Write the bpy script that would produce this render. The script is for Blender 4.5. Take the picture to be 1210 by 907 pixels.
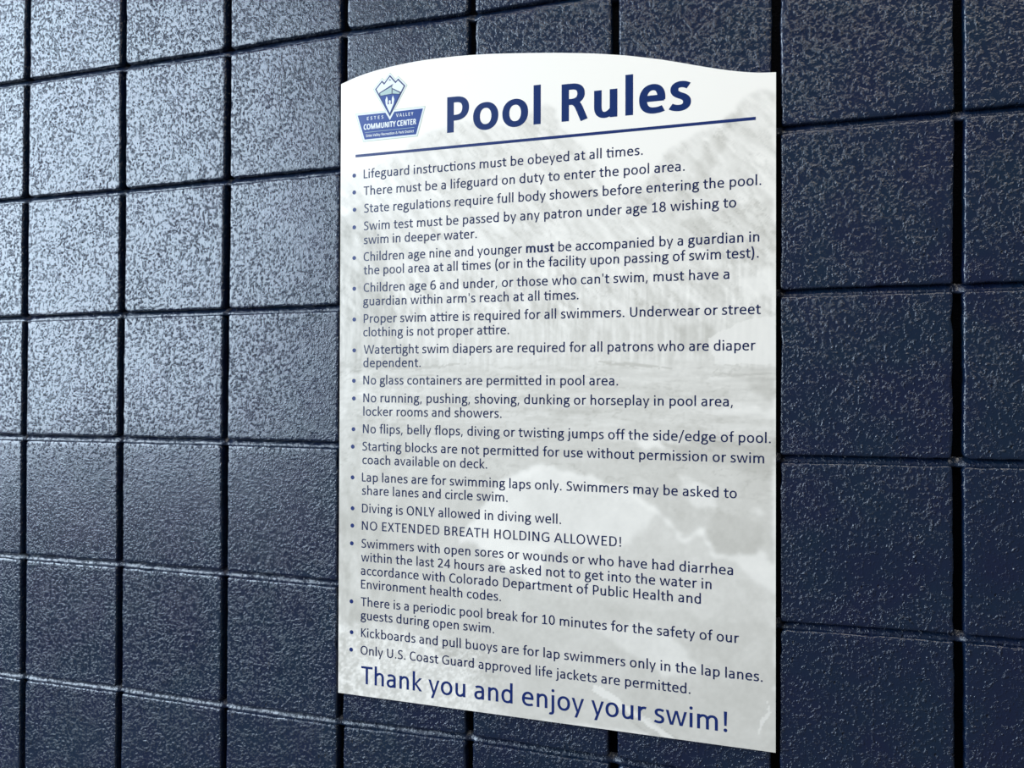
import bpy, math, random
import numpy as np
from mathutils import Matrix, Vector

for o in list(bpy.data.objects):
    bpy.data.objects.remove(o, do_unlink=True)
sc = bpy.context.scene
COL = sc.collection
Z0 = 2.0            # height of the top measured bed joint above the floor, metres

# ------------------------------------------------------------------ camera
cam_data = bpy.data.cameras.new('camera')
cam = bpy.data.objects.new('camera', cam_data)
COL.objects.link(cam)
sc.camera = cam
cam_data.sensor_width = 36.0
cam_data.lens = 966.69 / 1210 * 36.0
cam_data.clip_start = 0.01
yaw, pitch, roll = 0.316696, 0.008134, -0.003160
R = Matrix.Rotation(yaw, 3, 'Z') @ Matrix.Rotation(pitch, 3, 'X') @ Matrix.Rotation(roll, 3, 'Y')
right, fwd, up = R.col[0], R.col[1], R.col[2]
M = Matrix(((right.x, up.x, -fwd.x, 1.224154),
            (right.y, up.y, -fwd.y, -1.066757),
            (right.z, up.z, -fwd.z, Z0 - 0.527581),
            (0, 0, 0, 1)))
cam.matrix_world = M

# ------------------------------------------------------------------ light
world = bpy.data.worlds.new('world')
sc.world = world
world.use_nodes = True
bg = world.node_tree.nodes['Background']
bg.inputs[0].default_value = (0.95, 0.97, 1.0, 1)
bg.inputs[1].default_value = 0.14

def area(name, loc, target, sx, sy, power, color):
    d = bpy.data.lights.new(name, 'AREA')
    d.shape = 'RECTANGLE'; d.size = sx; d.size_y = sy
    d.energy = power; d.color = color
    o = bpy.data.objects.new(name, d)
    COL.objects.link(o)
    o.location = loc
    o.rotation_euler = (Vector(target) - Vector(loc)).to_track_quat('-Z', 'Y').to_euler()
    return o

# tall daylight windows of the pool hall, off to the left, and the ceiling lamps behind the viewer
area('window_daylight', (-3.5, -3.15, 2.75), (0.6, 0, 1.6), 3.9, 3.6, 575, (0.70, 0.85, 1.0))
area('ceiling_lamp', (1.7, -1.15, 4.3), (1.0, 0, 1.4), 3.2, 1.2, 62, (1.0, 0.94, 0.84))

sc.view_settings.view_transform = 'Standard'
sc.view_settings.look = 'None'
sc.view_settings.exposure = 0.0
sc.view_settings.gamma = 1.0
sc.view_settings.use_curve_mapping = False

# ------------------------------------------------------------------ helpers
random.seed(7)
rng = np.random.default_rng(7)

def mesh_obj(name, verts, faces, mat, parent=None, smooth=False, loc=(0, 0, 0)):
    me = bpy.data.meshes.new(name)
    me.from_pydata([tuple(v) for v in verts], [], [tuple(f) for f in faces])
    me.materials.append(mat)
    if smooth:
        me.polygons.foreach_set('use_smooth', [True] * len(me.polygons))
    me.update()
    o = bpy.data.objects.new(name, me)
    COL.objects.link(o)
    o.location = loc
    if parent is not None:
        o.parent = parent
    return o

def srgb(r, g, b):
    def c(v):
        v /= 255.0
        return v / 12.92 if v <= 0.04045 else ((v + 0.055) / 1.055) ** 2.4
    return (c(r), c(g), c(b), 1)

def nodes(name):
    m = bpy.data.materials.new(name)
    m.use_nodes = True
    nt = m.node_tree
    return m, nt, nt.nodes['Principled BSDF']

def N(nt, kind, **kw):
    n = nt.nodes.new(kind)
    for k, v in kw.items():
        if k in n.inputs:
            n.inputs[k].default_value = v
        else:
            setattr(n, k, v)
    return n

# ------------------------------------------------------------------ materials
def paint_material(name, rough_paint, grain=1.0, base=(0.0045, 0.012, 0.034), ior=1.60):
    """glossy navy block paint over the grit of split concrete"""
    m, nt, b = nodes(name)
    L = nt.links.new
    geo = N(nt, 'ShaderNodeNewGeometry')
    warp = N(nt, 'ShaderNodeTexNoise', Scale=60.0, Detail=1.0)
    L(geo.outputs['Position'], warp.inputs['Vector'])
    wa = N(nt, 'ShaderNodeVectorMath', operation='MULTIPLY_ADD')
    L(warp.outputs['Color'], wa.inputs[0])
    wa.inputs[1].default_value = (0.006, 0.006, 0.006)
    L(geo.outputs['Position'], wa.inputs[2])
    n1 = N(nt, 'ShaderNodeTexNoise', Scale=200.0, Detail=3.5, Roughness=0.58)
    L(wa.outputs[0], n1.inputs['Vector'])
    n2 = N(nt, 'ShaderNodeTexNoise', Scale=9.0, Detail=3.0)
    L(geo.outputs['Position'], n2.inputs['Vector'])
    amp = N(nt, 'ShaderNodeMapRange')
    amp.inputs['From Min'].default_value = 0.3; amp.inputs['From Max'].default_value = 0.7
    amp.inputs['To Min'].default_value = 0.6; amp.inputs['To Max'].default_value = 1.25
    L(n2.outputs['Fac'], amp.inputs['Value'])
    mul = N(nt, 'ShaderNodeMath', operation='MULTIPLY')
    crest = N(nt, 'ShaderNodeMapRange', interpolation_type='SMOOTHSTEP')
    crest.inputs['From Min'].default_value = 0.45; crest.inputs['From Max'].default_value = 0.84
    L(n1.outputs['Fac'], crest.inputs['Value'])
    L(crest.outputs[0], mul.inputs[0]); L(amp.outputs[0], mul.inputs[1])
    # sparse pin holes
    vor = N(nt, 'ShaderNodeTexVoronoi', Scale=45.0)
    L(geo.outputs['Position'], vor.inputs['Vector'])
    pit = N(nt, 'ShaderNodeMapRange')
    pit.inputs['From Min'].default_value = 0.03; pit.inputs['From Max'].default_value = 0.09
    pit.inputs['To Min'].default_value = -1.6; pit.inputs['To Max'].default_value = 0.0
    L(vor.outputs['Distance'], pit.inputs['Value'])
    add = N(nt, 'ShaderNodeMath', operation='ADD')
    # stray grit under the paint: small round nibs
    v2 = N(nt, 'ShaderNodeTexVoronoi', Scale=270.0)
    L(wa.outputs[0], v2.inputs['Vector'])
    nib = N(nt, 'ShaderNodeMapRange', interpolation_type='SMOOTHSTEP')
    nib.inputs['From Min'].default_value = 0.50; nib.inputs['From Max'].default_value = 0.0
    L(v2.outputs['Distance'], nib.inputs['Value'])
    sep = N(nt, 'ShaderNodeSeparateColor')
    L(v2.outputs['Color'], sep.inputs['Color'])
    pick = N(nt, 'ShaderNodeMapRange')
    pick.inputs['From Min'].default_value = 0.62; pick.inputs['From Max'].default_value = 1.0
    pick.inputs['To Max'].default_value = 0.75
    L(sep.outputs[0], pick.inputs['Value'])
    nm = N(nt, 'ShaderNodeMath', operation='MULTIPLY_ADD')
    L(nib.outputs[0], nm.inputs[0]); L(pick.outputs[0], nm.inputs[1]); L(mul.outputs[0], nm.inputs[2])
    L(nm.outputs[0], add.inputs[0]); L(pit.outputs[0], add.inputs[1])
    bump = N(nt, 'ShaderNodeBump')
    bump.inputs['Strength'].default_value = 1.0
    bump.inputs['Distance'].default_value = 0.0012 * grain
    L(add.outputs[0], bump.inputs['Height'])
    L(bump.outputs['Normal'], b.inputs['Normal'])
    # slight hue wander in the paint
    n3 = N(nt, 'ShaderNodeTexNoise', Scale=14.0, Detail=2.0)
    L(geo.outputs['Position'], n3.inputs['Vector'])
    ramp = N(nt, 'ShaderNodeValToRGB')
    r, g, bl = base
    ramp.color_ramp.elements[0].position = 0.35
    ramp.color_ramp.elements[1].position = 0.65
    ramp.color_ramp.elements[0].color = (r * 1.1, g * 0.85, bl * 1.0, 1)
    ramp.color_ramp.elements[1].color = (r * 0.85, g * 1.15, bl * 1.0, 1)
    L(n3.outputs['Fac'], ramp.inputs['Fac'])
    L(ramp.outputs['Color'], b.inputs['Base Color'])
    b.inputs['Roughness'].default_value = rough_paint
    b.inputs['IOR'].default_value = ior
    return m

mat_block = paint_material('navy_block_paint', 0.24)
mat_mortar = paint_material('navy_mortar_paint', 0.30, 0.8)
mat_core = paint_material('joint_recess_shade', 0.6, 0.6, base=(0.0015, 0.002, 0.004), ior=1.12)  # base darkened to near black, standing in for shade deep in the joints

def print_material():
    m, nt, b = nodes('printed_panel')
    L = nt.links.new
    at = N(nt, 'ShaderNodeVertexColor'); at.layer_name = 'print'
    L(at.outputs['Color'], b.inputs['Base Color'])
    b.inputs['Roughness'].default_value = 0.30
    b.inputs['IOR'].default_value = 1.45
    return m

def ink(name, col, rough=0.30):
    m, nt, b = nodes(name)
    b.inputs['Base Color'].default_value = col
    b.inputs['Roughness'].default_value = rough
    b.inputs['IOR'].default_value = 1.45
    return m

mat_print = print_material()
mat_title = ink('title_ink', (0.004, 0.022, 0.112, 1))
mat_rule = ink('rule_ink', (0.010, 0.026, 0.125, 1))
mat_body = ink('body_ink', (0.006, 0.014, 0.068, 1))
mat_thank = ink('closing_ink', (0.007, 0.022, 0.130, 1))
mat_white = ink('logo_white', (0.74, 0.76, 0.76, 1))
mat_halo = ink('logo_halo', srgb(190, 202, 178))
mat_logo = ink('logo_navy', (0.017, 0.052, 0.23, 1))
mat_logo_line = ink('logo_outline', (0.035, 0.050, 0.14, 1))
mat_sage = ink('logo_sage', srgb(170, 190, 185))
mat_plum = ink('logo_plum', srgb(110, 90, 150))

# ------------------------------------------------------------------ the wall of scored blocks
PITCH = 203.2
DEV = {(0, 0): (-1.0, -1.1), (0, 1): (-2.0, -0.2), (0, 2): (-1.5, -0.5), (0, 3): (-1.9, -0.5), (0, 4): (-1.2, -1.0), (0, 5): (-0.4, -1.9), (1, 0): (0.3, -1.1), (1, 1): (2.1, -1.0), (1, 2): (1.1, 0.4), (1, 3): (-0.1, 0.5), (1, 4): (0.4, 0.9), (1, 5): (0.8, 0.6), (2, 0): (1.2, -1.3), (2, 1): (0.9, -0.2), (2, 2): (-0.3, 0.3), (2, 3): (-1.2, 1.1), (2, 4): (0.1, 0.5), (2, 5): (0.2, -0.8), (3, 0): (1.3, 2.2), (3, 1): (1.0, 1.0), (3, 2): (0.0, 0.8), (3, 3): (0, 0.5), (3, 4): (0, 0), (3, 5): (0.7, 0.1), (4, 0): (0.4, -1.5), (4, 5): (0.2, 4.0), (5, 5): (-0.4, 1.7), (6, 1): (0.2, 1.7), (6, 2): (0.1, 1.0), (6, 3): (0.2, -1.1), (6, 4): (0.3, -4.2), (6, 5): (0.2, -1.5), (7, 1): (0.8, 0.8), (7, 2): (-0.7, 0.7), (7, 3): (-1.2, -0.4), (7, 4): (-0.3, -1.0)}
I0, I1, J0, J1 = -5, 15, -4, 9
def joint(i, j):
    """centre of the joint crossing, metres in the wall plane"""
    dx, dz = DEV.get((i, j), (0.0, 0.0))
    return (i * PITCH + dx) / 1000.0, (-j * PITCH + dz) / 1000.0 + Z0

def smooth_noise(n, k):
    """periodic 1-D noise of n samples with k knots"""
    kn = rng.normal(size=k)
    t = np.arange(n) * k / n
    a = np.floor(t).astype(int) % k
    f = t - np.floor(t)
    f = f * f * (3 - 2 * f)
    return kn[a] * (1 - f) + kn[(a + 1) % k] * f

def make_block(i, j):
    # cell corners, top-left clockwise
    c = [joint(i, j), joint(i + 1, j), joint(i + 1, j + 1), joint(i, j + 1)]
    gv, gh = 0.0053, 0.0046           # half widths of head and bed joints
    jx = [random.uniform(-0.0005, 0.0005) for _ in range(4)]
    tl = (c[0][0] + gv + jx[0], c[0][1] - gh); tr = (c[1][0] - gv + jx[1], c[1][1] - gh)
    br = (c[2][0] - gv + jx[1], c[2][1] + gh); bl = (c[3][0] + gv + jx[0], c[3][1] + gh)
    S = 44
    rad = [random.choice([0.0036, 0.0036, 0.0045, 0.008]) for _ in range(4)]
    pts = []
    quad = [tl, tr, br, bl]
    for k in range(4):
        a = Vector(quad[k]); b = Vector(quad[(k + 1) % 4])
        d = (b - a); ln = d.length; d.normalize()
        r0, r1 = rad[k], rad[(k + 1) % 4]
        pv = Vector(quad[k - 1]); e = (pv - a).normalized()
        for q in range(4):            # the rounded corner
            th = q / 4 * math.pi / 2
            ctr = a + d * r0 + e * r0
            pts.append(ctr - e * (r0 * math.sin(th)) - d * (r0 * math.cos(th)))
        for q in range(S):
            pts.append(a + d * (r0 + (ln - r0 - r1) * q / S))
    pts = np.array([tuple(v) for v in pts])
    n = len(pts)
    cen = pts.mean(0)
    nrm = np.roll(pts, -1, 0) - np.roll(pts, 1, 0)
    nrm = np.stack([nrm[:, 1], -nrm[:, 0]], 1)
    nrm /= np.linalg.norm(nrm, axis=1)[:, None]
    if ((nrm * (pts - cen)).sum(1)).mean() < 0:
        nrm = -nrm
    wob = smooth_noise(n, 24) * 0.00025 + smooth_noise(n, 90) * 0.00028 + rng.normal(size=n) * 0.00012
    chip = np.zeros(n)
    for _ in range(random.randint(1, 4)):
        p0 = random.randrange(n); w = random.uniform(1.0, 2.5)
        dd = np.minimum(abs(np.arange(n) - p0), n - abs(np.arange(n) - p0))
        chip += np.exp(-(dd / w) ** 2) * random.uniform(0.0006, 0.0016)
    tx, tz = random.uniform(-0.004, 0.004), random.uniform(-0.004, 0.004)
    off = 0.0009
    rings = [(0.0000, 0.0165), (0.0000, 0.0034), (0.0003, 0.0018), (0.0009, 0.0007), (0.0019, 0.00012)]
    V, F = [], []
    for ri, (inset, depth) in enumerate(rings):
        amt = 1.0 if ri < 4 else 0.6
        for k in range(n):
            p = pts[k] + nrm[k] * (wob[k] * amt - inset - chip[k] * (1.0 if ri < 4 else 0.5))
            y = depth + off + (p[0] - cen[0]) * tx + (p[1] - cen[1]) * tz
            V.append((p[0] - cen[0], y, p[1] - cen[1]))
    for s in (0.955, 0.90):
        for k in range(n):
            p = (pts[k] - cen) * s
            V.append((p[0], off + p[0] * tx + p[1] * tz, p[1]))
    R_ = len(rings) + 2
    for ri in range(R_ - 1):
        for k in range(n):
            a = ri * n + k; b = ri * n + (k + 1) % n
            F.append((a, b, b + n, a + n))
    V.append((0.0, off, 0.0))
    for k in range(n):
        F.append(((R_ - 1) * n + k, (R_ - 1) * n + (k + 1) % n, R_ * n))
    o = mesh_obj('block', V, F, mat_block, wall, smooth=True, loc=(cen[0], 0, cen[1]))
    return o

# recess behind the blocks: the body of the wall
x0, zt = joint(I0, J0); x1, zb = joint(I1, J1)
def box(xa, xb, ya, yb, za, zc):
    v = [(x, y, z) for x in (xa, xb) for y in (ya, yb) for z in (za, zc)]
    f = [(0, 1, 3, 2), (4, 6, 7, 5), (0, 4, 5, 1), (2, 3, 7, 6), (0, 2, 6, 4), (1, 5, 7, 3)]
    return v, f
v, f = box(x0, x1, 0.0150, 0.19, zb, zt)
wall = mesh_obj('wall_back', v, f, mat_core)
wall['kind'] = 'structure'
for j in range(J0, J1):
    for i in range(I0, I1):
        make_block(i, j)

# bed joints: rough mortar struck back a few millimetres, running through the head joints
def bed(j):
    seg = (I1 - I0) * 60
    prof = [(-0.0062, 0.0150), (-0.0056, 0.0058), (-0.0030, 0.0056), (0.0, 0.0072), (0.0030, 0.0098), (0.0056, 0.0120), (0.0062, 0.0150)]
    amp = [0, .8, .9, .9, .8, .6, 0]
    V, F = [], []
    ns = [smooth_noise(seg + 1, 700) * 0.00045 + smooth_noise(seg + 1, 160) * 0.0005 for _ in prof]
    for s in range(seg + 1):
        u = I0 + (I1 - I0) * s / seg
        i = min(int(math.floor(u)), I1 - 1); t = u - i
        a = joint(i, j); b = joint(i + 1, j)
        x = a[0] * (1 - t) + b[0] * t; z = a[1] * (1 - t) + b[1] * t
        for q, (dz, y) in enumerate(prof):
            sag = 0.0035 * max(0.0, 1 - (min(t, 1 - t) / 0.035) ** 2) if 0 < q < len(prof) - 1 else 0.0
            V.append((x, min(y + float(ns[q][s]) * amp[q] + sag, 0.0150), z + dz))
    m = len(prof)
    for s in range(seg):
        for q in range(m - 1):
            a = s * m + q
            F.append((a, a + m, a + m + 1, a + 1))
    mesh_obj('mortar_bed', V, F, mat_mortar, wall, smooth=True)
for j in range(J0 + 1, J1):
    bed(j)

# ------------------------------------------------------------------ the sign
sign = bpy.data.objects.new('rules_sign', None)
sign.location = (0.9145, -0.001, Z0 - 0.972)
sign['label'] = 'white arched-top pool rules sign with navy lettering over a faded mountain photo'
sign['category'] = 'sign'
COL.objects.link(sign)
SX, SY, SZ = sign.location
YF = -0.0040                           # front face of the panel
def S(x, z, lift=0.0):
    """sign drawing in wall millimetres -> metres in the sign's own frame"""
    return (x / 1000.0 - SX, YF - lift - SY, z / 1000.0 + Z0 - SZ)

TOP = [(609.4, -77.3), (628, -71.5), (647, -67.0), (668, -63.6), (688, -61.4), (708, -59.6), (728.1, -58.5), (748, -58.0), (767.4, -58.1), (793, -58.6), (818.5, -60.0), (843, -61.8), (868.2, -64.3), (904, -68.2), (940.4, -72.6), (987, -79.2), (1032.2, -87.6), (1076.3, -98.2), (1108.6, -107.5), (1130, -114.0), (1150.8, -119.8), (1166, -123.7), (1181.8, -127.2), (1200, -130.3), (1219.2, -131.8)]
TX = np.array([t[0] for t in TOP]); TZ = np.array([t[1] for t in TOP])

def vnoise(x, y, seed):
    xi = np.floor(x).astype(int); yi = np.floor(y).astype(int)
    fx = x - xi; fy = y - yi
    fx = fx * fx * (3 - 2 * fx); fy = fy * fy * (3 - 2 * fy)
    def h(a, b):
        v = (a * 374761393 + b * 668265263 + seed * 974634777) & 0x7fffffff
        v = ((v ^ (v >> 13)) * 1274126177) & 0x7fffffff
        return ((v ^ (v >> 16)) & 0xffff) / 65535.0
    return (h(xi, yi) * (1 - fx) + h(xi + 1, yi) * fx) * (1 - fy) + (h(xi, yi + 1) * (1 - fx) + h(xi + 1, yi + 1) * fx) * fy
def fbm(x, y, seed, o=4):
    s = 0; a = 0.5; t = 0
    for k in range(o):
        s = s + a * vnoise(x * 2 ** k, y * 2 ** k, seed + k); t += a; a *= 0.6
    return s / t - 0.5
def inside(poly, x, y):
    r = np.zeros(x.shape, bool)
    n = len(poly)
    for k in range(n):
        x1_, y1_ = poly[k]; x2_, y2_ = poly[(k + 1) % n]
        if y1_ == y2_: continue
        c = ((y1_ > y) != (y2_ > y)) & (x < (x2_ - x1_) * (y - y1_) / (y2_ - y1_) + x1_)
        r ^= c
    return r
PR=[
(236,[(607, -365), (606, -209), (661, -207), (755, -161), (819, -149), (869, -166), (917, -142), (935, -144), (947, -173), (987, -222), (1010, -269), (918, -377)]),
(237,[(1219, -160), (1207, -151), (1192, -155), (1177, -162), (1161, -189), (1135, -192), (1109, -205), (1087, -236), (1055, -256), (987, -273), (929, -292), (869, -329), (869, -375), (1219, -399)]),
(224,[(1170, -174), (1182, -173), (1151, -236), (1114, -287), (1087, -307), (1098, -270), (1135, -213)]),
(230,[(1087, -220), (1111, -206), (1098, -243), (1066, -284), (1033, -293), (1060, -256)]),
(224,[(1098, -313), (1161, -296), (1219, -289), (1219, -357), (1172, -366), (1109, -341)]),
(231,[(606, -265), (703, -320), (869, -364), (1010, -381), (1219, -368), (1219, -494), (608, -502)]),
(216,[(606, -278), (648, -255), (683, -331), (703, -454), (769, -491), (608, -502)]),
(214,[(1093, -444), (1130, -437), (1151, -456), (1125, -477), (1098, -473)]),
(246,[(1136, -461), (1182, -438), (1219, -433), (1219, -494), (1146, -493)]),
(245,[(1172, -387), (1219, -370), (1219, -405), (1182, -414)]),
(226,[(608, -497), (1219, -492), (1219, -588), (608, -601)]),
(198,[(992, -489), (1044, -491), (1095, -498), (1055, -497), (994, -491)]),
(196,[(607, -487), (743, -493), (820, -489), (743, -498), (608, -494)]),
(209,[(1186, -520), (1202, -509), (1219, -512), (1219, -544), (1192, -536)]),
(213,[(1039, -528), (1088, -530), (1130, -538), (1077, -537)]),
(214,[(918, -549), (1002, -550), (988, -562), (930, -563)]),
(244,[(1130, -553), (1172, -550), (1219, -549), (1219, -561), (1151, -559)]),
(224,[(1088, -562), (1151, -559), (1219, -561), (1219, -593), (1099, -591)]),
(206,[(1077, -593), (1219, -588), (1219, -636), (1182, -633), (1141, -621), (1099, -610)]),
(219,[(608, -576), (820, -573), (988, -587), (1099, -610), (1219, -636), (1219, -742), (1203, -725), (1170, -736), (1146, -735), (1131, -702), (1112, -718), (1099, -710), (1077, -678), (1055, -666), (1011, -650), (965, -636), (918, -626), (858, -654), (796, -739), (609, -750)]),
(208,[(1146, -675), (1172, -686), (1207, -693), (1203, -723), (1170, -734), (1147, -732), (1136, -702)]),
(238,[(1099, -634), (1141, -648), (1151, -675), (1120, -676)]),
(240,[(1195, -669), (1207, -675), (1202, -685), (1192, -679)]),
(242,[(924, -632), (965, -641), (1011, -655), (1053, -671), (1075, -687), (1056, -723), (988, -738), (870, -734), (870, -665)]),
(226,[(1077, -684), (1099, -714), (1112, -722), (1131, -710), (1146, -739), (1170, -740), (1203, -730), (1219, -744), (1220, -817), (919, -800), (919, -743), (1033, -730)]),
(244,[(1170, -737), (1203, -725), (1219, -742), (1220, -781), (1198, -767)]),
(219,[(609, -750), (821, -737), (919, -800), (1220, -817), (1220, -973), (610, -973)]),
(238,[(989, -839), (1067, -826), (1099, -850), (1131, -879), (1088, -894), (1034, -868)]),
(236,[(611, -874), (665, -863), (719, -870), (784, -905), (822, -936), (871, -971), (871, -979), (612, -972)]),
(252,[(991, -914), (1002, -917), (1034, -936), (1072, -956), (1099, -974), (1084, -973), (1050, -953), (1017, -938), (989, -922)]),
(246,[(1208, -908), (1213, -924), (1201, -947), (1196, -958), (1201, -936), (1209, -925)]),
]

def photo_tones(X, Z):
    """grey levels of the washed-out photograph printed on the panel"""
    wx = X + fbm(X / 22, Z / 22, 3) * 16 + fbm(X / 6, Z / 6, 9, 3) * 7
    wz = Z + fbm(X / 22, Z / 22, 5) * 16 + fbm(X / 6, Z / 6, 11, 3) * 7
    g = np.full(X.shape, 251.0)
    blend = g.copy()
    for lv, poly in PR:
        m = inside(poly, wx, wz) if lv not in (198, 196, 252, 246) else np.zeros(X.shape, bool)
        blend = np.where(m, float(lv), blend)
    g = blend
    ker = np.array([0, 3, 4, 3, 0]) / 10.0
    for _ in range(2):
        g = np.apply_along_axis(lambda v: np.convolve(np.pad(v, 2, 'edge'), ker, 'valid'), 0, g)
        g = np.apply_along_axis(lambda v: np.convolve(np.pad(v, 2, 'edge'), ker, 'valid'), 1, g)
    base = g.copy()
    rock = np.clip((250 - g) / 16, 0, 1)
    up = np.clip((Z + 470) / 60, 0, 1) * np.clip((-120 - Z) / 40, 0, 1)       # slopes above the shore
    diag = fbm((X + Z * 0.9) / 10, (Z - X) / 48, 21, 4)
    g = g + diag * 34 * up * rock
    ridge = np.abs(fbm((X + Z) / 16, (Z - X) / 60, 23, 4))
    g = g - np.clip(0.055 - ridge, 0, 1) * 330 * up * rock * (fbm(X / 60, Z / 60, 25, 2) + 0.5)
    trees = np.clip((Z + 505) / 20, 0, 1) * np.clip((-310 - Z) / 60, 0, 1)
    g = g + fbm(X / 4.0, Z / 38, 31, 3) * 26 * trees * rock
    water = np.clip((-480 - Z) / 20, 0, 1) * np.clip((Z + 620) / 40, 0, 1)
    g = g + fbm(X / 46, Z / 5.5, 41, 3) * 24 * water * rock
    low = np.clip((-590 - Z) / 30, 0, 1)
    g = g + fbm(X / 34, Z / 34, 51, 4) * 14 * low
    left = np.clip((760 - X) / 120, 0, 1) * np.clip((-230 - Z) / 80, 0, 1)
    g = g + left * (fbm(X / 12, Z / 28, 61, 4) * 30 - 6)
    spk = np.clip((-860 - Z) / 25, 0, 1) * np.clip((880 - X) / 60, 0, 1)
    g = g + np.clip(fbm(X / 4, Z / 4, 71, 3) * 60, -8, 18) * spk
    g = g + fbm(X / 5, Z / 5, 81, 3) * 9 * rock
    crack = np.abs(fbm(X / 40, Z / 14, 27, 4))
    shore = np.clip((-470 - Z) / 20, 0, 1) * np.clip((Z + 700) / 60, 0, 1)
    g = g - np.clip(0.04 - crack, 0, 1) * 420 * shore * rock * (fbm(X / 50, Z / 50, 29, 2) + 0.5)
    g = g + (g - base) * 0.5
    for lv, poly in PR:                 # driftwood at the shore and bare branches
        if lv in (198, 196, 252, 246):
            m = inside(poly, X + fbm(X / 8, Z / 8, 91, 2) * 4, Z + fbm(X / 8, Z / 8, 93, 2) * 4)
            g = np.where(m, g * 0.25 + lv * 0.75, g)
    for x0_, z0_, x1_, z1_ in ((1010, -938, 1060, -968), (1040, -940, 1100, -972), (1150, -509, 1215, -505), (620, -512, 760, -506), (900, -515, 990, -509)):
        d = np.abs((X - x0_) * (z1_ - z0_) - (Z - z0_) * (x1_ - x0_)) / math.hypot(x1_ - x0_, z1_ - z0_)
        g = g - np.clip(1.6 - d, 0, 1) * 14 * ((X > x0_) & (X < x1_))
    return np.clip(g, 160, 254)

def make_panel():
    NX, NZ = 310, 450
    u = np.linspace(0, 1, NX + 1); w = np.linspace(0, 1, NZ + 1)
    xl, xr = 609.6, 1219.2
    X1 = xl + (xr - xl) * u
    top = np.interp(X1, TX, TZ)
    # soften the interpolated arch a little
    k = np.array([1, 2, 3, 2, 1]) / 9.0
    for _ in range(6):
        pad = np.concatenate([[2 * top[0] - top[2], 2 * top[0] - top[1]], top, [2 * top[-1] - top[-2], 2 * top[-1] - top[-3]]])
        top = np.convolve(pad, k, 'valid')
    bot = -970.2 - (X1 - xl) / (xr - xl) * 2.2
    X = np.repeat(X1[None], NZ + 1, 0)
    Z = bot[None] + (top - bot)[None] * w[:, None]
    g = photo_tones(X, Z)
    nf = (NX + 1) * (NZ + 1)
    V = np.zeros((nf, 3))
    V[:, 0] = X.ravel() / 1000 - SX; V[:, 1] = YF - SY; V[:, 2] = Z.ravel() / 1000 + Z0 - SZ
    a = (np.arange(NZ)[:, None] * (NX + 1) + np.arange(NX)[None]).ravel()
    F = np.stack([a, a + 1, a + NX + 2, a + NX + 1], 1)
    # rim back to the wall, and the back face
    rim = list(range(0, NX + 1)) + [r * (NX + 1) + NX for r in range(1, NZ + 1)] + \
          [NZ * (NX + 1) + c for c in range(NX - 1, -1, -1)] + [r * (NX + 1) for r in range(NZ - 1, 0, -1)]
    rim = np.array(rim)
    B = V[rim].copy(); B[:, 1] += 0.0030
    n = len(rim)
    VV = np.concatenate([V, B])
    faces = [tuple(q) for q in F.tolist()]
    for k2 in range(n):
        p, q = k2, (k2 + 1) % n
        faces.append((int(rim[q]), int(rim[p]), nf + p, nf + q))
    faces.append(tuple(nf + q for q in range(n))[::-1])
    me = bpy.data.meshes.new('panel')
    me.from_pydata(VV.tolist(), [], faces)
    me.materials.append(mat_print)
    att = me.color_attributes.new('print', 'FLOAT_COLOR', 'POINT')
    G = np.concatenate([g.ravel(), np.full(n, 245.0)])
    # the faded photograph is neutral, with a breath of warmth in the rocks
    warm = np.clip((240 - G) / 60, 0, 1)
    rgb = np.stack([G - 1 + warm * 1.0, G, G - 1 - warm * 4], 1) / 255.0
    lin = np.where(rgb <= 0.04045, rgb / 12.92, ((rgb + 0.055) / 1.055) ** 2.4) * np.array([0.95, 0.87, 0.785])
    c = np.concatenate([lin, np.ones((len(lin), 1))], 1).astype(np.float32)
    att.data.foreach_set('color', c.ravel())
    me.update()
    o = bpy.data.objects.new('panel', me)
    COL.objects.link(o); o.parent = sign
    return o
make_panel()

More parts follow.
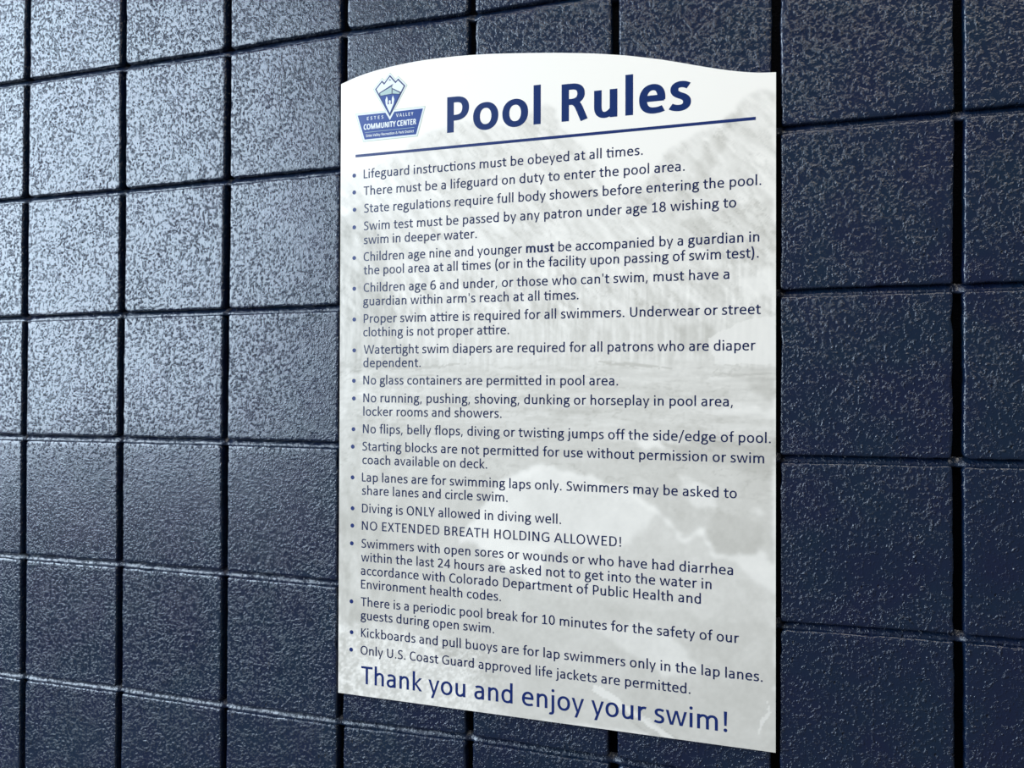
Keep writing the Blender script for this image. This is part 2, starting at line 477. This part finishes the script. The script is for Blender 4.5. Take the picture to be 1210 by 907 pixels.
# ------------------------------------------------------------------ lettering: strokes laid with an elliptical pen
# units: 1/1000 of the type size; 'S' stroke path, 'P' filled outline, 'O' ring, 'D' dot
GL = {
 'a': (479, ['S M 90 402 C 130 424 172 434 213 434 C 312 434 357 392 357 308 L 357 0', 'S M 357 260 L 262 258 C 150 256 88 222 88 140 C 88 70 130 28 200 28 C 262 28 312 58 357 112']),
 'b': (525, ['S M 121 692 L 121 0', 'S M 121 335 C 165 400 215 434 275 434 C 380 434 436 355 436 240 C 436 115 380 30 268 30 C 210 30 165 60 121 112']),
 'c': (423, ['S M 382 384 C 345 415 310 434 262 434 C 145 434 88 350 88 230 C 88 105 145 30 258 30 C 308 30 350 50 386 82']),
 'd': (525, ['S M 404 692 L 404 0', 'S M 404 335 C 360 400 310 434 250 434 C 145 434 89 355 89 240 C 89 115 145 30 257 30 C 315 30 360 60 404 112']),
 'e': (498, ['S M 92 250 L 450 250', 'S M 409 222 C 420 362 364 436 264 436 C 155 436 89 350 89 232 C 89 100 150 30 272 30 C 330 30 385 42 428 60']),
 'f': (305, ['S M 318 648 C 300 655 275 660 255 660 C 190 660 154 620 154 545 L 154 0', 'X 20 290']),
 'g': (471, ['S M 220 436 C 140 436 97 380 97 310 C 97 235 140 182 220 182 C 300 182 343 235 343 310 C 343 380 300 436 220 436', 'S M 240 434 L 455 434', 'S M 130 208 C 95 175 82 135 115 108 C 150 82 220 92 300 78 C 375 65 412 35 412 -30 C 412 -112 335 -156 222 -156 C 120 -156 68 -122 68 -62 C 68 -15 95 20 145 60']),
 'h': (525, ['S M 122 692 L 122 0', 'S M 122 330 C 170 395 225 432 285 432 C 365 432 404 375 404 280 L 404 0']),
 'i': (229, ['S M 114 466 L 114 0', 'D 114 618 53']),
 'j': (239, ['S M 124 466 L 124 -70 C 124 -130 95 -157 50 -157 C 30 -157 10 -152 -2 -146', 'D 124 618 53']),
 'k': (455, ['S M 121 692 L 121 0', 'P 340 466 440 466 235 255 445 0 340 0 150 245']),
 'l': (229, ['S M 114 692 L 114 0']),
 'm': (799, ['S M 122 466 L 122 0', 'S M 122 335 C 165 400 210 432 265 432 C 345 432 401 380 401 285 L 401 0', 'S M 401 330 C 445 400 490 432 545 432 C 640 432 680 375 680 280 L 680 0']),
 'n': (525, ['S M 122 466 L 122 0', 'S M 122 330 C 170 395 225 432 285 432 C 365 432 404 375 404 280 L 404 0']),
 'o': (527, ['O 263 232 174 204']),
 'p': (525, ['S M 121 466 L 121 -182', 'S M 121 335 C 165 400 215 434 275 434 C 380 434 436 355 436 240 C 436 115 380 30 268 30 C 210 30 165 60 121 112']),
 'q': (525, ['S M 404 466 L 404 -182', 'S M 404 335 C 360 400 310 434 250 434 C 145 434 89 355 89 240 C 89 115 145 30 257 30 C 315 30 360 60 404 112']),
 'r': (349, ['S M 122 466 L 122 0', 'S M 122 310 C 165 390 215 434 275 434 C 300 434 325 428 342 420']),
 's': (391, ['S M 338 400 C 300 422 260 434 212 434 C 140 434 95 400 95 345 C 95 285 140 262 200 240 C 268 215 316 190 316 128 C 316 65 260 30 186 30 C 135 30 85 42 46 66']),
 't': (335, ['S M 145 585 L 145 125 C 145 60 175 30 235 30 C 265 30 290 36 315 44', 'X 18 315']),
 'u': (525, ['S M 121 466 L 121 185 C 121 90 165 32 240 32 C 300 32 350 68 404 132', 'S M 404 466 L 404 0']),
 'v': (452, ['P 12 466 104 466 228 84 352 466 440 466 272 0 182 0']),
 'w': (715, ['P 18 466 108 466 207 90 315 466 403 466 513 90 610 466 697 466 560 0 463 0 357 365 255 0 155 0']),
 'x': (433, ['P 15 466 112 466 418 0 320 0', 'P 322 466 412 466 112 0 18 0']),
 'y': (453, ['P 12 466 104 466 230 90 352 466 440 466 205 -182 112 -182 184 0']),
 'z': (395, ['S M 42 432 L 352 432', 'S M 38 34 L 362 34', 'P 254 400 352 400 138 66 40 66']),
 'A': (579, ['P 3 0 243 640 337 640 576 0 480 0 290 535 97 0', 'S M 110 200 L 470 200']),
 'B': (544, ['S M 134 640 L 134 0', 'S M 134 605 L 260 605 C 370 605 422 560 422 480 C 422 395 360 345 260 345 L 134 345', 'S M 134 345 L 280 345 C 400 345 452 280 452 190 C 452 90 385 34 270 34 L 134 34']),
 'C': (533, ['S M 482 552 C 440 590 390 608 325 608 C 180 608 92 490 92 310 C 92 130 170 32 322 32 C 385 32 440 50 488 86']),
 'D': (615, ['S M 134 640 L 134 0', 'S M 134 605 L 270 605 C 440 605 525 510 525 325 C 525 130 435 34 265 34 L 134 34']),
 'E': (488, ['S M 134 640 L 134 0', 'S M 134 605 L 440 605', 'S M 134 335 L 405 335', 'S M 134 34 L 442 34']),
 'F': (459, ['S M 134 640 L 134 0', 'S M 134 605 L 425 605', 'S M 134 318 L 405 318']),
 'G': (631, ['S M 545 545 C 490 590 430 608 350 608 C 190 608 93 490 93 310 C 93 130 190 32 345 32 C 415 32 480 48 530 75', 'S M 530 52 L 530 340', 'S M 345 310 L 570 310']),
 'H': (623, ['S M 134 640 L 134 0', 'S M 490 640 L 490 0', 'S M 134 335 L 490 335']),
 'I': (252, ['S M 126 640 L 126 0']),
 'K': (520, ['S M 134 640 L 134 0', 'P 402 640 502 640 245 335 515 0 405 0 148 328']),
 'L': (420, ['S M 134 640 L 134 0', 'S M 134 34 L 412 34']),
 'M': (855, ['S M 137 640 L 137 0', 'S M 718 640 L 718 0', 'P 100 640 205 640 428 125 650 640 755 640 470 0 385 0']),
 'N': (646, ['S M 132 640 L 132 0', 'S M 514 640 L 514 0', 'P 95 640 200 640 550 0 450 0']),
 'O': (662, ['O 331 320 240 290']),
 'P': (517, ['S M 134 640 L 134 0', 'S M 134 605 L 260 605 C 385 605 435 530 435 432 C 435 312 360 250 245 250 L 134 250']),
 'R': (543, ['S M 134 640 L 134 0', 'S M 134 605 L 255 605 C 365 605 418 550 418 462 C 418 370 350 315 250 315 L 134 315', 'S M 265 315 C 335 300 362 250 385 195 L 465 0']),
 'S': (459, ['S M 398 566 C 350 594 305 608 250 608 C 160 608 105 555 105 482 C 105 400 165 365 240 328 C 320 290 380 250 380 165 C 380 80 310 32 215 32 C 150 32 90 48 48 74']),
 'T': (487, ['S M 12 603 L 475 603', 'S M 243 603 L 243 0']),
 'U': (642, ['S M 130 640 L 130 230 C 130 100 195 32 322 32 C 445 32 512 105 512 240 L 512 640']),
 'V': (567, ['P 5 640 102 640 285 95 470 640 562 640 335 0 232 0']),
 'W': (890, ['P 15 640 112 640 245 100 400 640 492 640 655 100 780 640 875 640 705 0 600 0 445 525 292 0 190 0']),
 'X': (519, ['P 25 640 128 640 505 0 400 0', 'P 395 640 490 640 120 0 15 0']),
 'Y': (487, ['P 2 640 105 640 245 340 385 640 485 640 290 255 290 0 198 0 198 255']),
 '0': (507, ['O 253 320 165 288']),
 '1': (507, ['S M 268 640 L 268 0', 'P 92 540 92 455 268 540 268 640', 'S M 85 34 L 440 34']),
 '2': (507, ['S M 78 545 C 120 588 170 608 228 608 C 320 608 372 550 372 468 C 372 380 330 320 250 232 L 82 52', 'S M 52 34 L 440 34']),
 '4': (507, ['S M 362 640 L 362 0', 'S M 18 178 L 482 178', 'P 330 640 372 585 105 178 20 178']),
 '6': (507, ['S M 412 594 C 378 604 342 608 312 608 C 170 608 88 480 88 270', 'O 258 200 168 168', 'S M 88 285 L 90 200']),
 '8': (507, ['O 253 478 134 128', 'O 253 178 164 146']),
 '.': (252, ['D 126 46 56']), ',': (250, ['P 90 98 172 98 108 -112 44 -112']),
 '(': (303, ['S M 238 708 C 100 520 100 50 238 -142']), ')': (303, ['S M 65 708 C 203 520 203 50 65 -142']),
 '/': (386, ['P 296 700 376 700 86 -132 4 -132']), '!': (326, ['P 114 640 212 640 200 190 126 190', 'D 163 50 58']),
 "'": (221, ['P 72 655 150 655 136 440 86 440']), ' ': (226, []),
 '&': (682, ['S M 640 0 L 235 440 C 190 490 190 608 290 608 C 385 608 400 500 350 440 C 290 380 95 330 95 180 C 95 80 170 32 270 32 C 420 32 520 170 545 330']),
}
BOLD = {
 'P': (532, ['S M 142 644 L 142 0', 'S M 142 590 L 250 590 C 375 590 430 530 430 438 C 430 318 355 262 240 262 L 142 262']),
 'o': (538, ['O 269 237 170 196']),
 'l': (246, ['S M 123 686 L 123 0']),
 ' ': (226, []),
 'R': (563, ['S M 142 644 L 142 0', 'S M 142 590 L 250 590 C 365 590 415 545 415 460 C 415 375 350 328 250 328 L 142 328', 'S M 262 328 C 335 312 362 262 388 200 L 470 0']),
 'u': (537, ['S M 136 474 L 136 195 C 136 95 180 48 250 48 C 305 48 355 85 400 138', 'S M 401 474 L 401 0']),
 'e': (503, ['S M 110 244 L 445 244', 'S M 400 212 C 412 352 362 432 262 432 C 162 432 102 345 102 232 C 102 98 165 42 285 42 C 345 42 395 54 432 70']),
 's': (399, ['S M 332 396 C 296 418 258 432 212 432 C 148 432 104 402 104 350 C 104 292 148 268 205 244 C 268 218 306 192 306 136 C 306 74 252 42 182 42 C 130 42 84 54 44 78']),
 'm': (813, ['S M 132 474 L 132 0', 'S M 132 330 C 175 395 215 430 265 430 C 345 430 407 380 407 285 L 407 0', 'S M 407 330 C 450 395 490 430 545 430 C 640 430 682 375 682 280 L 682 0']),
 't': (347, ['S M 150 590 L 150 135 C 150 70 180 40 240 40 C 270 40 295 45 322 52', 'X 15 322']),
}
def bez(p0, p1, p2, p3, n):
    return [tuple((1 - t) ** 3 * p0[k] + 3 * (1 - t) ** 2 * t * p1[k] + 3 * (1 - t) * t * t * p2[k] + t ** 3 * p3[k] for k in (0, 1)) for t in [q / n for q in range(1, n + 1)]]
def path(tok, n):
    pts = []; k = 0
    while k < len(tok):
        c = tok[k]
        if c in 'ML':
            pts.append((float(tok[k + 1]), float(tok[k + 2]))); k += 3
        else:
            v = [float(q) for q in tok[k + 1:k + 7]]
            pts += bez(pts[-1], v[0:2], v[2:4], v[4:6], n); k += 7
    return pts

class Ink:
    """collects glyph outlines in wall millimetres, becomes one flat mesh"""
    def __init__(s): s.V = []; s.F = []; s.L = []; s.lv = 0
    def ribbon(s, pts, hv, hh, place, closed=False):
        s.lv = s.lv % 8 + 1
        n = len(pts); base = len(s.V)
        for k in range(n):
            if closed:
                a, b = pts[k - 1], pts[(k + 1) % n]
            else:
                a, b = pts[max(k - 1, 0)], pts[min(k + 1, n - 1)]
            dx, dy = b[0] - a[0], b[1] - a[1]
            l = math.hypot(dx, dy) or 1
            nx, ny = -dy / l * hv, dx / l * hh
            s.V.append(place(pts[k][0] + nx, pts[k][1] + ny))
            s.V.append(place(pts[k][0] - nx, pts[k][1] - ny))
        for k in range(n if closed else n - 1):
            a = base + 2 * k; b = base + 2 * ((k + 1) % n)
            s.F.append((a, a + 1, b + 1, b))
        s.L += [s.lv] * (len(s.V) - len(s.L))
    def poly(s, pts, place=None):
        from mathutils.geometry import tessellate_polygon
        base = len(s.V)
        tri = tessellate_polygon([[Vector((p[0], p[1], 0)) for p in pts]])
        for p in pts: s.V.append(place(*p) if place else p)
        for t in tri: s.F.append(tuple(base + q for q in t))
        s.lv = s.lv % 8 + 1
        s.L += [s.lv] * (len(s.V) - len(s.L))
    def disc(s, x, y, r, place, n=14):
        s.poly([(x + r * math.cos(2 * math.pi * q / n), y + r * math.sin(2 * math.pi * q / n)) for q in range(n)], place)
    def glyph(s, prims, place, hv, hh, n, join=None):
        for pr in prims:
            t = pr.split(); k = t[0]
            if k == 'S': s.ribbon(path(t[1:], n), hv, hh, place)
            elif k == 'X':
                x1_ = float(t[2]) if join is None else join
                y = 466 - hh if hv < 50 else 474 - hh
                s.ribbon([(float(t[1]), y), (x1_, y)], hv, hh, place)
            elif k == 'O':
                cx, cy, rx, ry = map(float, t[1:]); q = n * 4
                # superellipse: squarer bowls, like the sans face on the sign
                pp = []
                for a in range(q):
                    th = 2 * math.pi * a / q; c, sn = math.cos(th), math.sin(th)
                    e = 0.93
                    pp.append((cx + rx * math.copysign(abs(c) ** e, c), cy + ry * math.copysign(abs(sn) ** e, sn)))
                s.ribbon(pp, hv, hh, place, True)
            elif k == 'P':
                v = [float(q) for q in t[1:]]
                pp = list(zip(v[0::2], v[1::2]))
                s.poly(pp, place)
                if hv > 50:            # heavier cuts of the straight-sided letters
                    for a in range(len(pp)):
                        s.ribbon([pp[a], pp[(a + 1) % len(pp)]], hv - 42, hh - 34, place)
            elif k == 'D': s.disc(float(t[1]), float(t[2]), float(t[3]), place)
    def build(s, name, mat, parent, lift):
        if not s.V: return None
        V = [S(x, z, lift + 0.00001 * l) for (x, z), l in zip(s.V, s.L)]
        F = []
        for f in s.F:                      # make every face look at the room (-y)
            a, b, c = V[f[0]], V[f[1]], V[f[2]]
            cr = (b[2] - a[2]) * (c[0] - a[0]) - (b[0] - a[0]) * (c[2] - a[2])
            F.append(f if cr < 0 else f[::-1])
        return mesh_obj(name, V, F, mat, parent)

def text(inkset, txt, xa, za, xb, zb, em, em_z=None, hv=47, hh=40, n=6, font=None, bold_word=None, split=None, extra=0.0):
    """set txt so that its first stem starts at (xa, za) and its last mark ends at (xb, zb)"""
    font = font or GL
    em_z = em_z or em
    # advances
    chars = []; pos = 0.0
    words = txt.split(' ')
    for wi, wd in enumerate(words):
        isb = bold_word is not None and wd == bold_word
        for ci, ch in enumerate(wd):
            fnt = BOLD if (isb and ch in BOLD) else font
            adv, pr = fnt.get(ch) or GL[ch]
            chars.append((ch, pos, adv, pr, isb))
            pos += adv + extra
        pos += 226 + extra
    first, last = chars[0], chars[-1]
    def extent(pr):
        ob = Ink(); ob.glyph(pr, lambda x, y: (x, y), hv, hh, 6)
        xs = [v[0] for v in ob.V]; return min(xs), max(xs)
    l0 = extent(first[3])[0]; r1 = last[1] + extent(last[3])[1]
    sc_ = (xb - xa) / (r1 - l0)            # mm per unit of advance
    sl = (zb - za) / (xb - xa)
    ex = em / 1000.0; ez = em_z / 1000.0
    for k, (ch, p0, adv, pr, isb) in enumerate(chars):
        def place(x, y, p0=p0, adv=adv):
            # glyphs keep their width, the space between them takes up the fitting
            gx = (p0 + adv / 2 - l0) * sc_ + (x - adv / 2) * (0.5 * sc_ + 0.5 * ex)
            return (xa + gx, za + gx * sl + y * ez)
        join = None
        if ch in 'tf' and k + 1 < len(chars):
            nx = chars[k + 1]
            if nx[0] in 'ti' and nx[1] - p0 < adv + 120 and ch == 't':
                join = adv + (150 if nx[0] == 'i' else 60)
            if ch == 'f' and nx[0] == 'f': join = adv + 60
        H = (66, 52) if isb else (hv, hh)
        if split and ch != ' ':
            inkset = Ink()
        inkset.glyph(pr, place, H[0], H[1], n, join)
        if split:
            inkset.build(split[0], split[1], sign, LIFT)

LIFT = 0.00012
LINES = [
("Lifeguard instructions must be obeyed at all times.", 647.4, -219.2, 1054.0, -220.0, 1),
("There must be a lifeguard on duty to enter the pool area.", 647.5, -243.9, 1107.8, -245.2, 1),
("State regulations require full body showers before entering the pool.", 648.1, -269.3, 1201.7, -270.4, 1),
("Swim test must be passed by any patron under age 18 wishing to", 647.8, -295.0, 1171.6, -296.2, 1),
("swim in deeper water.", 647.9, -315.2, 823.7, -315.9, 0),
("Children age nine and younger must be accompanied by a guardian in", 648.0, -339.8, 1199.4, -341.0, 1),
("the pool area at all times (or in the facility upon passing of swim test).", 648.1, -359.5, 1198.7, -360.8, 0),
("Children age 6 and under, or those who can't swim, must have a", 648.3, -384.8, 1163.3, -386.0, 1),
("guardian within arm's reach at all times.", 647.4, -404.6, 968.8, -405.6, 0),
("Proper swim attire is required for all swimmers. Underwear or street", 648.5, -429.8, 1201.3, -431.2, 1),
("clothing is not proper attire.", 648.0, -449.5, 871.4, -450.3, 0),
("Watertight swim diapers are required for all patrons who are diaper", 648.7, -474.8, 1195.3, -476.3, 1),
("dependent.", 648.3, -494.1, 739.4, -494.3, 0),
("No glass containers are permitted in pool area.", 648.4, -519.2, 1022.2, -520.2, 1),
("No running, pushing, shoving, dunking or horseplay in pool area,", 648.5, -545.0, 1167.7, -546.5, 1),
("locker rooms and showers.", 648.6, -564.5, 860.9, -565.0, 0),
("No flips, belly flops, diving or twisting jumps off the side/edge of pool.", 648.1, -589.8, 1213.2, -591.5, 1),
("Starting blocks are not permitted for use without permission or swim", 647.0, -615.2, 1205.4, -616.8, 1),
("coach available on deck.", 647.5, -634.7, 840.2, -635.2, 0),
("Lap lanes are for swimming laps only. Swimmers may be asked to", 646.9, -660.0, 1172.6, -661.5, 1),
("share lanes and circle swim.", 646.8, -679.2, 870.1, -679.7, 0),
("Diving is ONLY allowed in diving well.", 647.2, -705.0, 945.6, -705.8, 1),
("NO EXTENDED BREATH HOLDING ALLOWED!", 647.0, -730.1, 1026.8, -731.0, 1),
("Swimmers with open sores or wounds or who have had diarrhea", 646.2, -756.0, 1168.2, -757.8, 1),
("within the last 24 hours are asked not to get into the water in", 646.0, -775.8, 1141.9, -777.5, 0),
("accordance with Colorado Department of Public Health and", 645.8, -795.3, 1128.8, -797.0, 0),
("Environment health codes.", 646.2, -815.0, 860.9, -815.8, 0),
("There is a periodic pool break for 10 minutes for the safety of our", 646.1, -840.5, 1175.6, -842.2, 1),
("guests during open swim.", 645.8, -860.0, 851.2, -860.7, 0),
("Kickboards and pull buoys are for lap swimmers only in the lap lanes.", 646.6, -885.2, 1203.7, -887.0, 1),
("Only U.S. Coast Guard approved life jackets are permitted.", 646.0, -910.5, 1116.0, -912.3, 1),
]
LIFT = 0.00012
for txt, xa, za, xb, zb, bul in LINES:
    k = Ink()
    text(k, txt, xa, za, xb, zb, 19.93, bold_word='must' if 'accompanied' in txt else None)
    k.build('text_line', mat_body, sign, LIFT)
    if bul:
        d = Ink(); d.disc(0, 0, 1, lambda x, y: (xa - 15.4 + x * 3.0, za + 5.3 + y * 3.0), 20)
        d.build('bullet', mat_thank, sign, LIFT)
k = Ink(); text(k, "Pool Rules", 778.4, -165.4, 1115.8, -167.2, 78.8, 78.0, hv=64, hh=52, n=16, font=BOLD, split=('title_letter', mat_title))
k = Ink(); text(k, "Thank you and enjoy your swim!", 647.2, -952.6, 1161.4, -954.7, 39.4, 39.6, n=12, split=('closing_letter', mat_thank))
k = Ink(); k.poly([(633.9, -183.5), (1195.1, -184.7), (1195.1, -188.7), (633.9, -187.5)])
k.build('rule', mat_rule, sign, LIFT)

# ------------------------------------------------------------------ the badge at the upper left of the sign
badge = Ink()
OUT = [(689.3, -69.5), (698.0, -79.5), (702.3, -75.8), (717.0, -90.8), (697.5, -123.6), (745.4, -123.8), (733.2, -165.9), (646.3, -165.9), (633.4, -123.5), (681.6, -123.9), (662.2, -90.8), (676.6, -75.6), (680.4, -79.5)]
badge.poly(OUT)
logo = badge.build('logo', mat_halo, sign, LIFT)
def shrink(poly, d):
    n = len(poly); out = []
    area_ = sum(poly[k][0] * poly[(k + 1) % n][1] - poly[(k + 1) % n][0] * poly[k][1] for k in range(n))
    sg = 1 if area_ > 0 else -1
    for k in range(n):
        a, b, c = poly[k - 1], poly[k], poly[(k + 1) % n]
        d1 = Vector((b[0] - a[0], b[1] - a[1])).normalized(); d2 = Vector((c[0] - b[0], c[1] - b[1])).normalized()
        n1 = Vector((-d1.y, d1.x)) * sg; n2 = Vector((-d2.y, d2.x)) * sg
        m = (n1 + n2); m = m / max(m.dot(n1), 0.25)
        out.append((b[0] + m.x * d, b[1] + m.y * d))
    return out
def flat(name, polys, mat, lift):
    q = Ink()
    for pl in polys: q.poly(pl)
    return q.build(name, mat, logo, lift)
flat('border', [shrink(OUT, 0.8)], mat_white, LIFT * 2)
RIB = [(637.3, -126.6), (682.3, -126.9), (689.4, -138.4), (696.5, -126.9), (741.4, -126.9), (730.8, -162.7), (648.9, -162.7)]
flat('ribbon', [RIB], mat_logo, LIFT * 3)
KITE = [(689.3, -73.2), (698.4, -83.6), (702.3, -79.8), (713.6, -91.3), (689.4, -133.2), (665.5, -91.3), (676.6, -79.8), (680.2, -83.6)]
flat('shield', [KITE], mat_logo_line, LIFT * 4)
flat('shield_field', [shrink(KITE, 1.9)], mat_white, LIFT * 5)
flat('shield_base', [[(673.6, -102.2), (693.4, -100.8), (705.6, -102.6), (689.4, -130.8)]], mat_logo, LIFT * 6)
flat('roof', [[(671.8, -97.6), (694.8, -86.6), (692.8, -89.6), (692.8, -101.2), (673.9, -102.4)], [(693.2, -92.6), (706.9, -100.0), (705.4, -103.2), (693.2, -101.2)]], mat_logo_line, LIFT * 7)
flat('building', [[(674.0, -98.2), (692.3, -90.4), (692.3, -100.6), (674.6, -101.7)], [(694.0, -94.6), (705.3, -101.0), (704.6, -102.3), (694.0, -100.6)]], mat_sage, LIFT * 8)
flat('peak', [[(687.1, -81.6), (689.4, -79.2), (691.8, -81.6), (689.5, -80.7)]], mat_logo_line, LIFT * 7)
flat('figures', [[(684.4, -103.4), (686.0, -107.0), (686.3, -111.0), (685.6, -116.5), (683.4, -116.5), (682.2, -109.0)],
                 [(694.4, -103.4), (692.8, -107.0), (692.5, -111.0), (693.2, -116.5), (695.4, -116.5), (696.6, -109.0)],
                 [(683.2, -115.5), (695.6, -115.5), (689.4, -128.0)], [(687.9, -111.0), (689.4, -109.2), (690.9, -111.0), (690.6, -116.0), (688.2, -116.0)]], mat_white, LIFT * 7)
flat('figure_detail', [[(686.7, -112.0), (687.5, -112.0), (687.5, -115.4), (686.7, -115.4)], [(691.3, -112.0), (692.1, -112.0), (692.1, -115.4), (691.3, -115.4)]], mat_plum, LIFT * 8)
def logo_text(name, txt, xa, za, xb, zb, cap, hv, hh, extra):
    q = Ink()
    em_z = cap / 0.64
    tot = sum(GL[c][0] + extra for c in txt)
    text(q, txt, xa, za, xb, zb, (xb - xa) / tot * 1000, em_z, hv=hv, hh=hh, n=5, extra=extra)
    q.build(name, mat_white, logo, LIFT * 4)
logo_text('place_lettering', 'ESTES', 652.6, -134.9, 679.2, -135.0, 4.6, 58, 50, 260)
logo_text('place_lettering', 'VALLEY', 699.4, -134.9, 726.5, -135.0, 4.6, 58, 50, 200)
logo_text('name_lettering', 'COMMUNITY CENTER', 647.3, -148.3, 731.0, -148.3, 7.6, 78, 66, 0)
logo_text('district_lettering', 'Estes Valley Recreation & Park District', 651.4, -159.3, 727.4, -159.5, 3.7, 56, 50, 0)
flat('ribbon_rule', [[(649.5, -152.4), (728.5, -152.4), (728.4, -152.9), (649.6, -152.9)]], mat_sage, LIFT * 4)
